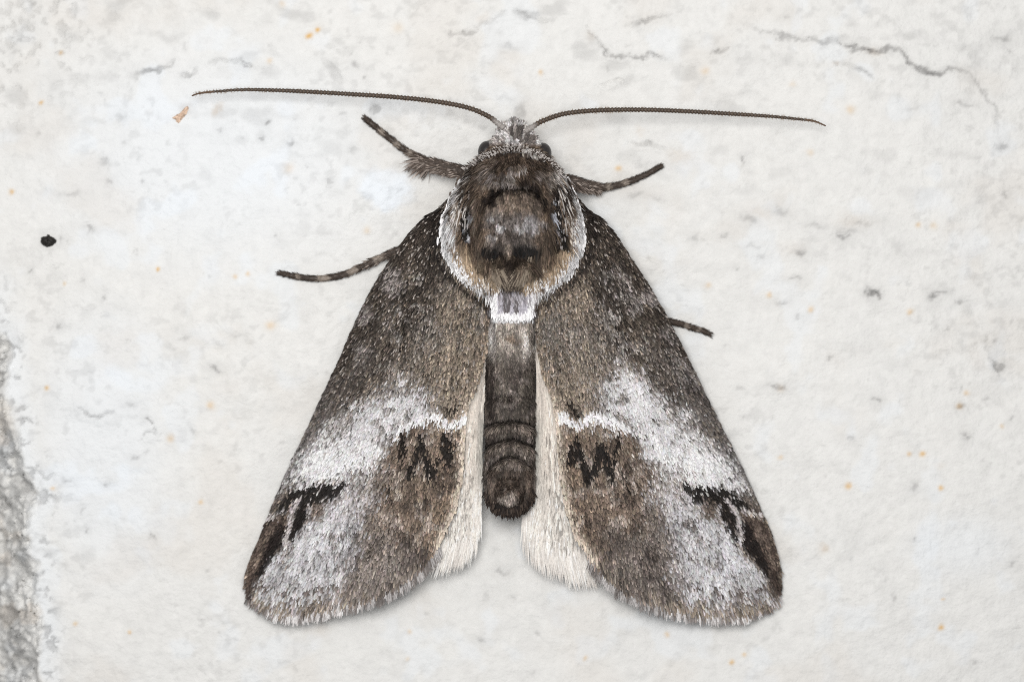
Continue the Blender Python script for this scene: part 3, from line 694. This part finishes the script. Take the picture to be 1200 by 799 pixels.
def body_colour(x, y, r):
    N = len(x)
    px = x + (fbm(x, y, 9, 3, 110) - .5) * 15; py = y + (fbm(x, y, 9, 3, 112) - .5) * 15
    col = np.tile(lin((92, 79, 68)), (N, 1))
    def lay(c, m):
        nonlocal col
        m = np.clip(m, 0, 1)[:, None]; col = col * (1 - m) + lin(c)[None] * m
    n1 = fbm(x, y, 11, 3, 115); n2 = fbm(x * 2.0, y * .6, 14, 3, 117)
    # collar hood
    lay((70, 59, 51), .8 * pmask(px, py, [(548, 205), (575, 186), (602, 180), (630, 187), (658, 208), (640, 226), (602, 216), (564, 228)], 6))
    lay((150, 143, 140), .85 * blob(px, py, 600, 212, 32, 10, .6) * sstep(.36, .52, n1))
    lay((120, 108, 98), .55 * sstep(.5, .62, n1) * blob(px, py, 602, 205, 56, 22, .5))
    # lateral salt and pepper
    for s_ in (-1, 1):
        cx = 601 + s_ * 64
        lay((198, 192, 188), .9 * blob(px, py, cx + s_ * 3, 226, 20, 34, .5) * sstep(.44, .52, n2))
        lay((60, 51, 45), .7 * blob(px, py, cx - s_ * 8, 232, 20, 32, .5) * sstep(.54, .44, n2))
        lay((156, 137, 116), .95 * blob(px, py, 601 + s_ * 55, 315, 17, 22, .5))
        lay((96, 82, 70), .8 * blob(px, py, 601 + s_ * 40, 285, 11, 26, .5))
    # dark furrows round the disc and behind it
    lay((70, 60, 52), .6 * stroke(px, py, [(556, 232, 6), (553, 262, 9), (560, 292, 8), (575, 312, 7), (600, 316, 10), (625, 312, 7), (640, 292, 8), (648, 262, 8), (646, 232, 6)], 6))
    # central disc
    lay((116, 109, 106), .9 * pmask(px, py, [(576, 240), (588, 231), (616, 231), (629, 240), (632, 264), (622, 290), (602, 294), (582, 290), (572, 264)], 9))
    lay((112, 97, 84), .8 * blob(px, py, 603, 242, 27, 12, .5)); lay((62, 54, 49), .7 * blob(px, py, 602, 262, 40, 34, .4) * sstep(.48, .38, fbm(x, y, 8, 3, 131)))
    lay((172, 169, 171), .65 * blob(px, py, 600, 270, 32, 20, .4) * sstep(.5, .60, n1)); lay((66, 57, 51), .6 * blob(px, py, 602, 284, 34, 9, .6))
    lay((26, 21, 19), .97 * stroke(px, py, [(568, 248, 2), (573, 239, 5), (580, 230, 6), (590, 223, 6), (601, 226, 4), (614, 222, 6), (626, 227, 6), (634, 238, 5), (638, 248, 2)], 3))
    lay((20, 16, 14), .98 * blob(px, py, 578, 297, 16, 9, .35)); lay((20, 16, 14), .98 * blob(px, py, 616, 297, 17, 9, .35)); lay((120, 108, 98), .6 * blob(px, py, 596, 294, 5, 8, .5)); lay((40, 33, 29), .9 * blob(px, py, 597, 309, 12, 6, .5))
    lay((50, 42, 37), .9 * blob(px, py, 598, 324, 30, 18, .5)); lay((134, 119, 104), .8 * blob(px, py, 583, 324, 10, 13, .5)); lay((134, 119, 104), .8 * blob(px, py, 612, 324, 10, 13, .5))
    lay((24, 19, 17), .97 * stroke(px, py, [(547, 234, 4), (543, 250, 7), (544, 268, 6), (550, 286, 2)], 3)); lay((24, 19, 17), .97 * stroke(px, py, [(650, 226, 4), (656, 250, 6), (659, 272, 6), (654, 294, 5)], 2.5))
    lay((200, 203, 212), .9 * stroke(px, py, [(647, 240, 1.5), (649, 266, 2.5), (652, 290, 2)], 2) * sstep(.5, .56, vnoise(x * 0, y / 5.5, 2))); lay((186, 186, 192), .85 * stroke(px, py, [(551, 258, 2), (552, 278, 3)], 2.5))
    # white outer rim of the side flaps
    for pts in ([(540, 208, 3), (528, 235, 8), (521, 266, 11), (524, 296, 8), (535, 321, 6), (553, 338, 5), (578, 349, 5)], [(663, 210, 3), (676, 236, 9), (682, 265, 11), (679, 294, 8), (668, 318, 6.5), (651, 335, 5.5), (626, 350, 5)]):
        d, f = seg_dist(px, py, pts); k = .55 + .45 * sstep(.15, .45, f)
        lay((226, 224, 225), k * stroke(px, py, pts, 4) * np.where(f < .3, sstep(.40, .52, n2), 1))
    # plate between the flaps
    plate = pmask(px, py, [(578, 342), (623, 342), (623, 372), (578, 372)], 4)
    lay((168, 163, 168), .95 * plate); lay((110, 104, 104), .6 * plate * sstep(.5, .6, n2)); lay((234, 232, 234), pmask(x, y, [(576, 366), (625, 366), (624, 378), (577, 378)], 3))
    # front of collar and head
    lay((186, 180, 176), .9 * stroke(px, py, [(545, 201, 1.5), (570, 184, 2.5), (602, 174, 3), (634, 184, 2.5), (659, 205, 1.5)], 2.5) * sstep(.35, .5, n1)); lay((34, 28, 25), .9 * stroke(px, py, [(556, 199, 1), (573, 188, 2), (602, 180, 2.5), (631, 189, 2), (650, 202, 1)], 2))
    hd = sstep(176, 170, y); lay((156, 150, 147), hd * .95); lay((66, 59, 55), hd * .85 * sstep(.48, .60, n2)); lay((205, 202, 202), hd * .7 * sstep(.55, .66, n1))
    # abdomen
    ab = sstep(376, 380, y); dx = x - 598
    lay((84, 77, 71), ab)
    lay((146, 137, 129), ab * .95 * sstep(432, 398, y)); lay((176, 170, 166), ab * .8 * sstep(428, 400, y) * sstep(8, 20, np.abs(dx)) * sstep(.38, .54, n2)); lay((98, 82, 68), ab * .8 * blob(px, py, 598, 396, 9, 6, .5))
    lay((58, 51, 48), ab * .8 * sstep(410, 440, y) * sstep(.5, .6, n2)); lay((116, 107, 102), ab * .7 * sstep(415, 440, y) * sstep(.54, .64, fbm(x, y, 7, 2, 119)))
    for yr, kc in ((462, .006), (491, .010), (512, .015), (532, .026)):
        yy = y - (yr + kc * dx * dx)
        lay((18, 15, 13), 1.1 * np.exp(-(yy / 3) ** 2) * (y > 440) * (1 if yr > 470 else .4)); lay((124, 113, 105), .75 * np.exp(-((yy - 8) / 4.5) ** 2) * (y > 480))
    lay((74, 64, 57), .85 * (y > 548)); lay((60, 51, 45), .8 * blob(px, py, 597, 556, 20, 9, .6)); lay((34, 28, 25), .8 * stroke(px, py, [(581, 566, 2), (583, 584, 3), (597, 592, 3), (611, 584, 3), (613, 566, 2)], 3)); lay((136, 127, 120), .9 * blob(px, py, 597, 580, 9, 9, .45)); lay((26, 21, 19), .95 * sstep(587, 593, y + .010 * dx * dx))
    lay((128, 120, 114), .5 * ab * sstep(24, 28, np.abs(dx)) * (y > 545) * (y < 580))
    col = col * np.exp((vnoise(x / 2.6, y / 11, 6) - .5) * 1.15 + (vnoise(x / 6, y / 22, 16) - .5) * .7)[:, None] ** np.where(col.mean(1) > .45, .35, 1)[:, None]
    col = col * np.exp(r.normal(0, .30, N))[:, None] * (1 + r.normal(0, .02, (N, 3)))
    u = r.random(N); col = np.where((u < .10)[:, None], col * 1.6, col); col = np.where((u > .9)[:, None], col * .55, col)
    return np.clip(col, .006, .9)

def build_body():
    r = np.random.default_rng(31)
    ys = np.r_[np.linspace(143, 380, 90), np.linspace(382, 602, 80)]; na = 64
    th = np.linspace(0, 2 * np.pi, na, endpoint=False)
    V = []
    for y in ys:
        rx = bscale(y); t = np.interp(y, RG[:, 0], RG[:, 3]); bt = np.interp(y, RG[:, 0], RG[:, 4]); zc = bt + (t - bt) * .42
        x = bcx(y) + rx * np.cos(th) * .985
        h = np.where(np.sin(th) >= 0, body_h(x, np.full(na, y)), zc + (zc - bt) * np.sin(th))
        V.append(np.stack([x, np.full(na, y), h - .8], -1))
    V = np.array(V); nr = len(ys)
    c = body_colour(V[..., 0].ravel(), V[..., 1].ravel(), r) * .6
    F = V.reshape(-1, 3); n0 = len(F)
    caps = np.array([V[0].mean(0), V[-1].mean(0)]); F = np.vstack([F, caps]); c = np.vstack([c, c[:1], c[-1:]])
    tr = [(n0, (k + 1) % na, k) for k in range(na)] + [(n0 + 1, (nr - 1) * na + k, (nr - 1) * na + (k + 1) % na) for k in range(na)]
    body = mesh_from('body', W(F[:, 0], F[:, 1], F[:, 2]), grid_quads(nr, na, True), M_skin, moth, c, tris=tr)

    def fur(name, n, ymin, ymax, length, width, lift, dirf, keep=None, prof=(.7, 1, .8, .12), rim=.99):
        y = r.uniform(ymin, ymax, n * 2); x = bcx(y) + bscale(y) * r.uniform(-rim, rim, n * 2)
        m = r.random(n * 2) < bscale(y) / bscale(np.linspace(ymin, ymax, 50)).max()
        x, y = x[m], y[m]
        if keep is not None:
            k = keep(x, y); x, y = x[k], y[k]
        n = len(x)
        up = surf_up(body_h, x, y, 1.5); d = onto(dirf(x, y) + r.normal(0, .10, (n, 3)), up)
        L = length * r.uniform(.6, 1.3, n)
        col = body_colour(x + d[:, 0] * L * .5, y + d[:, 1] * L * .5, r)
        P = np.stack([x, y, body_h(x, y) - .3], -1)
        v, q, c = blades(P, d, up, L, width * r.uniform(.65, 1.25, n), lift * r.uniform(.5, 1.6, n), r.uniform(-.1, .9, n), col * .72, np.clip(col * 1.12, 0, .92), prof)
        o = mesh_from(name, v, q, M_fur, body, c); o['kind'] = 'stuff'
        return o
    def d_thorax(x, y):
        u = (x - 601) / 85
        return norm(np.stack([u * np.interp(y, [180, 230, 290, 330, 370], [.9, .55, .15, -.25, -.05]), np.ones_like(x), 0 * x], -1))
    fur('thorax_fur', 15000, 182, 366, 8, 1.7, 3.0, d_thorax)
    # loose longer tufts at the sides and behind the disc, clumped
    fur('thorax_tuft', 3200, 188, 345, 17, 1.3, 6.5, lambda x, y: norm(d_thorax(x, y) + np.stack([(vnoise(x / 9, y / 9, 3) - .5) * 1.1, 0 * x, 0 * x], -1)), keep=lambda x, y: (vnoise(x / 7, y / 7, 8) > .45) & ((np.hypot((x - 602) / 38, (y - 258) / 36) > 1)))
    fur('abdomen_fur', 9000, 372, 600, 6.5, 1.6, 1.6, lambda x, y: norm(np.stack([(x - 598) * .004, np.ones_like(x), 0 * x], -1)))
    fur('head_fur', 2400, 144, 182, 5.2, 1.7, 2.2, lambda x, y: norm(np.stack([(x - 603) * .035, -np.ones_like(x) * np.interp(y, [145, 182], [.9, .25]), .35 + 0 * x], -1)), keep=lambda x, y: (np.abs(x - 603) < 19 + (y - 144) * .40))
    # long scales: the collar's front edge, the white-rimmed shoulder flaps, the tail tuft
    def row(name, pts, n, length, width, lift, dvec, colf, jit=2.0, dh=1.0, hcap=None):
        E = resample(pts, 300); k = r.integers(0, 300, n); f = k / 299
        x = E[k, 0] + r.normal(0, jit, n); y = E[k, 1] + r.normal(0, jit, n)
        h = body_h(x, y) + dh
        if hcap is not None: h = np.maximum(h, hcap)
        d = norm(dvec(x, y, f) + r.normal(0, .10, (n, 3))); up = norm(np.cross(np.cross(d, np.array([0, 0, 1.0])), d))
        col = colf(x, y, f, n) * np.exp(r.normal(0, .14, n))[:, None]
        return blades(np.stack([x, y, h], -1), d, up, length * r.uniform(.65, 1.2, n), width * r.uniform(.7, 1.2, n), lift * r.uniform(.3, 1.5, n), r.uniform(0, .8, n), col * .95, np.clip(col * 1.1, 0, .92), (.7, 1, .9, .25))
    white = lambda x, y, f, n: np.where((r.random(n) < np.interp(f, [0, .2, .35, 1], [.6, .35, .03, .03]))[:, None], lin((92, 80, 72)), lin((232, 230, 231)))
    for s_, pts in ((-1, [(545, 212), (533, 238), (525, 264), (527, 288), (538, 311), (555, 327), (578, 338)]), (1, [(658, 212), (670, 238), (677, 264), (675, 288), (664, 311), (648, 326), (624, 338)])):
        v = [row('', pts, 3400, 8.5, 2.3, .5, lambda x, y, f: np.stack([s_ * np.interp(f, [0, .3, .6, 1], [.42, .10, .05, -.02]), np.interp(f, [0, .3, 1], [.8, 1, 1]), np.interp(f, [0, 1], [-.05, -.15])], -1), white, 2.8, .6, 46)]
        v.append(row('', [(p[0] - s_ * 7, p[1] - 2) for p in pts], 1500, 10, 2.1, .8, lambda x, y, f: np.stack([s_ * np.interp(f, [0, .3, .6, 1], [.45, .15, .05, -.02]), np.ones_like(x), -.08 + 0 * x], -1), lambda x, y, f, n: np.where((r.random(n) < np.interp(f, [0, .25, .5, .7, 1], [.75, .3, .12, .4, .5]))[:, None], lin((140, 124, 108)), lin((228, 226, 227))), 2.6, .8))
        inn = [(p[0] - s_ * 8, p[1] - 5) for p in pts]
        tanc = lambda x, y, f, n: np.where((r.random(n) < .25)[:, None], lin((200, 190, 178)), np.where((f > .55)[:, None], lin((152, 134, 114)), lin((112, 100, 92))))
        v.append(row('', inn, 420, 12, 1.8, 2.5, lambda x, y, f: np.stack([s_ * np.interp(f, [0, .3, .6, 1], [.55, .4, .1, -.1]), np.ones_like(x), 0 * x - .1], -1), tanc, 3.0, 1.0, 55))
        V, Q, C = join(v)
        o = mesh_from('shoulder_flap', V, Q, M_fur, body, C); o['kind'] = 'stuff'
    vt = []
    for s_ in (-1, 1):
        vt.append(row('', [(598 + s_ * 22, 303), (598 + s_ * 17, 312), (598 + s_ * 9, 318)], 420, 26, 1.1, 4, lambda x, y, f: np.stack([-s_ * (.25 + .35 * f), np.ones_like(x), .1 + 0 * x], -1),
            lambda x, y, f, n: np.where((vnoise(f * 9, f * 0, 31) < .4)[:, None], lin((58, 49, 43)), lin((138, 126, 112))), 1.6, 1.5))
        vt.append(row('', [(601 + s_ * 50, 205), (601 + s_ * 56, 225), (601 + s_ * 60, 250)], 330, 26, 1.3, 5, lambda x, y, f: np.stack([s_ * (.45 - .35 * f), np.ones_like(x), .05 + 0 * x], -1),
            lambda x, y, f, n: np.where((vnoise(x / 2.2, f * 2, 12) > .52)[:, None], lin((42, 35, 31)), np.where((r.random(n) < .5)[:, None], lin((112, 98, 86)), lin((196, 190, 185)))), 3.4, 1.0))
    for pts in ([(549, 228), (545, 242), (544, 258), (547, 272)], [(652, 228), (656, 246), (658, 264), (655, 284)]):
        vt.append(row('', pts, 300, 10, 1.8, 2.5, lambda x, y, f: np.stack([0 * x, np.ones_like(x), .02 + 0 * x], -1), lambda x, y, f, n: np.where((r.random(n) < .12)[:, None], lin((150, 144, 142)), lin((24, 20, 17))), 2.2, 4.0))
    V, Q, C = join(vt)
    o = mesh_from('thorax_tuft', V, Q, M_fur, body, C); o['kind'] = 'stuff'
    c1 = row('', [(546, 203), (570, 187), (602, 178), (634, 188), (658, 207)], 700, 5, 1.4, 1.8, lambda x, y, f: np.stack([(x - 602) / 55 * 1.1, -np.ones_like(x) * .5, .25 + 0 * x], -1), lambda x, y, f, n: np.where((r.random(n) < .45)[:, None], lin((70, 60, 54)), lin((186, 180, 176))), 1.6, 1.0)
    o = mesh_from('collar', *c1[:2], M_fur, body, c1[2]); o['kind'] = 'stuff'
    tabs = []
    for k, yy in enumerate((342, 347, 352, 357, 362, 365)):
        def tabc(x, y, f, n, k=k):
            edge = (f < .14) | (f > .86)
            c = np.where((vnoise(x / 2.6, y * 0, 4) > .56)[:, None], lin((104, 98, 100)), lin((178, 174, 182)))
            return np.where((edge | (k > 3))[:, None], lin((234, 232, 234)), c)
        tabs.append(row('', [(578, yy - 1), (590, yy), (602, yy), (613, yy), (624, yy - 1)], 170, 11, 2.0, 1.2, lambda x, y, f: np.stack([(x - 601) * .002, np.ones_like(x), 0 * x - .1], -1), tabc, .8, 2.0))
    V, Q, C = join(tabs)
    o = mesh_from('thorax_plate', V, Q, M_fur, body, C); o['kind'] = 'stuff'
    c3 = row('', [(572, 573), (577, 586), (586, 593), (597, 595), (608, 593), (617, 586), (623, 573)], 520, 9, 1.7, 2, lambda x, y, f: np.stack([(x - 597) / 30 * .5, np.ones_like(x), 0 * x - .5], -1), lambda x, y, f, n: np.where((r.random(n) < .5)[:, None], lin((34, 27, 24)), lin((66, 56, 49))), 1.6, 0.5)
    o = mesh_from('tail_tuft', *c3[:2], M_fur, body, c3[2]); o['kind'] = 'stuff'
build_body()

# ---- eyes
def build_eye(cx, cy, h):
    nr, nc = 20, 32; V = []
    for i in range(nr):
        a = math.pi * (i + .01) / (nr - 1 + .02)
        for j in range(nc):
            b_ = 2 * math.pi * j / nc
            V.append((cx + 10.5 * math.sin(a) * math.cos(b_), cy + 12.5 * math.sin(a) * math.sin(b_), h + 11.5 * math.cos(a)))
    V = np.array(V)
    mesh_from('eye', W(V[:, 0], V[:, 1], V[:, 2]), grid_quads(nr, nc, True), M_eye, moth)
build_eye(571, 180, 46); build_eye(635.5, 182, 46)

# ---- antennae: many-jointed, tapering, with fine cilia
def build_antenna(pts, seed):
    r = np.random.default_rng(seed); nseg = 92
    E = resample(pts, nseg * 4 + 1); T = norm(np.gradient(E, axis=0)); na = 10
    th = np.linspace(0, 2 * np.pi, na, endpoint=False); V = []; C = []
    up = np.array([0, 0, 1.0])
    for i in range(len(E)):
        f = i / (len(E) - 1); ph = (i % 4)
        rad = np.interp(f, [0, .02, .06, .3, .7, .95, 1], [3.8, 3.3, 2.8, 2.7, 2.4, 1.4, .8]) * (.80, .98, 1.14, 1.0)[ph]
        s = norm(np.cross(T[i], up)); u2 = np.cross(s, T[i])
        V.append(E[i] + rad * (np.cos(th)[:, None] * s + np.sin(th)[:, None] * u2))
        c = lin((76, 63, 52)) * (.55, .9, 1.25, 1.0)[ph] * r.uniform(.85, 1.15)
        c = c * (1 - np.interp(f, [0, .03, .05], [1, 1, 0])) + lin((150, 144, 140)) * np.interp(f, [0, .03, .05], [1, 1, 0])
        if f > .93: c = c * .7 + lin((120, 86, 56)) * .3
        C.append(np.tile(c, (na, 1)))
    V = np.vstack(V); C = np.vstack(C); n0 = len(V)
    V = np.vstack([V, E[:1], E[-1:]]); C = np.vstack([C, C[:1], C[-1:]])
    m = len(E); tr = [(n0, (k + 1) % na, k) for k in range(na)] + [(n0 + 1, (m - 1) * na + k, (m - 1) * na + (k + 1) % na) for k in range(na)]
    a = mesh_from('antenna', W(V[:, 0], V[:, 1], V[:, 2]), grid_quads(m, na, True), M_horn, moth, C, tris=tr)
    n = 420; k = r.integers(8, m - 4, n); s = norm(np.cross(T[k], up)); sg = r.choice([-1, 1], n)[:, None]
    d = norm(s * sg + T[k] * .25 + r.normal(0, .25, (n, 3)))
    rad = np.interp(k / (m - 1), [0, .3, 1], [2.6, 2.2, .7])[:, None]
    v, q, c = blades(E[k] + d * rad * .7, d, np.tile(up, (n, 1)), r.uniform(1.8, 3.6, n), np.full(n, .45), r.uniform(-.5, .8, n), np.zeros(n), np.tile(lin((96, 78, 62)), (n, 1)), np.tile(lin((150, 128, 104)), (n, 1)), (1, .9, .7, .2))
    o = mesh_from('cilia', v, q, M_fur, a, c); o['kind'] = 'stuff'
build_antenna([(591, 153, 54), (584, 148, 55), (572, 139, 54), (548, 129, 50), (510, 121.5, 45), (460, 116, 40), (400, 112, 36), (340, 108.5, 31), (290, 107, 28), (255, 109, 26), (236, 111, 25), (226.5, 114, 24)], 51)
build_antenna([(615, 157, 54), (622, 153, 55), (635, 145, 54), (662, 136, 50), (700, 132, 45), (750, 131, 40), (800, 132.5, 36), (850, 135, 31), (900, 138, 28), (932, 141, 26), (952, 143.5, 25), (966, 149, 24)], 52)

# ---- legs: tapered, jointed, pale-ringed tarsus, shaggy shin
def build_leg(pts, rads, bands, hair, seed):
    """pts from the foot inwards; bands = list of (from, to) fractions that are pale; hair = list of (from, to, n, length, spread)"""
    r = np.random.default_rng(seed); m = 90
    pts = [(*p[:2], p[2] + (ground_h(p[0], p[1]) if p[2] < 20 else 0)) for p in pts]
    E = resample(pts, m); T = norm(np.gradient(E, axis=0)); na = 14; up = np.array([0, 0, 1.0]); th = np.linspace(0, 2 * np.pi, na, endpoint=False)
    f = np.linspace(0, 1, m); R = np.interp(f, *zip(*rads))
    for a, b_ in bands: R = R * (1 + .12 * np.exp(-((f - a) / .012) ** 2))
    pale = np.zeros(m)
    for a, b_ in bands: pale = np.maximum(pale, sstep(a - .01, a + .01, f) * sstep(b_ + .01, b_ - .01, f))
    s = norm(np.cross(T, up)); u2 = np.cross(s, T)
    V = E[:, None] + R[:, None, None] * (np.cos(th)[None, :, None] * s[:, None] + np.sin(th)[None, :, None] * u2[:, None])
    col = lin((72, 63, 57))[None] * (1 - pale[:, None]) + lin((142, 131, 121))[None] * pale[:, None]
    C = np.repeat(col[:, None], na, 1).reshape(-1, 3) * r.uniform(.7, 1.3, (m * na, 1)); V = V.reshape(-1, 3); n0 = len(V)
    V = np.vstack([V, E[:1], E[-1:]]); C = np.vstack([C, C[:1], C[-1:]])
    tr = [(n0, (k + 1) % na, k) for k in range(na)] + [(n0 + 1, (m - 1) * na + k, (m - 1) * na + (k + 1) % na) for k in range(na)]
    leg = mesh_from('leg', W(V[:, 0], V[:, 1], V[:, 2]), grid_quads(m, na, True), M_skin, moth, C, tris=tr)
    out = []
    n = 1100; k = r.integers(0, m, n); ang = r.uniform(0, 2 * np.pi, n)
    nn = np.cos(ang)[:, None] * s[k] + np.sin(ang)[:, None] * u2[k]
    d = norm(-T[k] + nn * .22 + r.normal(0, .08, (n, 3)))
    out.append(blades(E[k] + nn * R[k][:, None] * .95, d, nn, r.uniform(3, 6, n), r.uniform(1.0, 1.8, n), r.uniform(.2, 1.0, n), r.uniform(0, .5, n), col[k] * .8 * np.exp(r.normal(0, .2, n))[:, None], col[k] * 1.15 * np.exp(r.normal(0, .2, n))[:, None], (.6, 1, .8, .2)))
    for a, b_, n, L0, spread, bias in hair:
        k = (r.uniform(a, b_, n) * (m - 1)).astype(int); ang = r.uniform(0, 2 * np.pi, n)
        nn = np.cos(ang)[:, None] * s[k] + np.sin(ang)[:, None] * u2[k]
        d = norm(-T[k] + nn * spread + np.array(bias)[None] + r.normal(0, .12, (n, 3)))
        u3 = norm(np.cross(np.cross(d, up), d)); cc = np.where((r.random(n) < .4)[:, None], lin((150, 138, 130)), lin((88, 77, 70))) * np.exp(r.normal(0, .2, n))[:, None]
        out.append(blades(E[k] + nn * R[k][:, None] * .8, d, u3, L0 * r.uniform(.5, 1.2, n), r.uniform(.9, 1.6, n), r.uniform(-1, 2, n), r.uniform(0, .6, n), cc * .8, cc * 1.1, (.8, 1, .7, .1)))
    V, Q, C = join(out)
    o = mesh_from('leg_hair', V, Q, M_fur, leg, C); o['kind'] = 'stuff'
    # claws gripping the stone
    e = E[0]; t0 = -T[0]; v = []
    out = [blades(np.array([e]), np.array([norm(t0 + s[0] * k_ * .5)]), np.array([up]), np.array([4.5]), np.array([1.3]), np.array([-1.5]), np.array([.6]), lin((60, 48, 38))[None], lin((40, 30, 24))[None], (1, .9, .6, .1)) for k_ in (-1, 1)]
    V, Q, C = join(out); o = mesh_from('claw', V, Q, M_horn, leg, C)

build_leg([(428, 139, 2.5), (440, 149, 3), (455, 161, 4), (470, 173, 5), (484, 182, 8), (499, 190, 13), (522, 197, 24), (550, 205, 32), (575, 222, 36)],
          [(0, 2.6), (.12, 3.0), (.3, 3.4), (.42, 4.0), (.47, 5.5), (.6, 7.2), (.75, 7), (1, 7)], [(.13, .17), (.26, .30), (.37, .41)], [(.46, .78, 900, 10, .4, (-.1, .35, -.1)), (.44, .56, 200, 22, .5, (.3, .75, -.2))], 61)
build_leg([(774, 195, 2.5), (760, 203, 3), (745, 210, 4), (728, 216, 5), (714, 219, 7), (700, 220, 11), (684, 218, 20), (664, 213, 28), (640, 220, 34)],
          [(0, 2.4), (.2, 3.0), (.4, 3.6), (.5, 4.0), (.55, 5.4), (.66, 7), (.8, 7.2), (1, 7)], [(.30, .34), (.44, .48)], [(.54, .86, 800, 9, .35, (.05, .3, -.1))], 62)
build_leg([(328, 320, 2.5), (338, 322, 3), (352, 325, 3.2), (370, 326.5, 3.5), (388, 325, 4), (405, 321, 5.5), (424, 313, 8), (445, 303, 11), (466, 294, 14), (500, 285, 20), (548, 275, 26)],
          [(0, 2.6), (.1, 3.0), (.3, 3.4), (.45, 3.8), (.7, 4.4), (1, 6)], [(.09, .11), (.20, .26), (.36, .41), (.5, .56)], [(.4, .7, 160, 8, .3, (0, 0, 0))], 63)
build_leg([(832, 391, 2.5), (824, 388, 3), (814, 384.5, 3.5), (802, 380.5, 4), (788, 377, 4.5), (765, 370, 5), (735, 358, 8), (690, 335, 16), (650, 315, 22)],
          [(0, 2.4), (.1, 3.0), (.3, 3.3), (.6, 4.2), (1, 6)], [(.07, .085), (.14, .16)], [], 64)
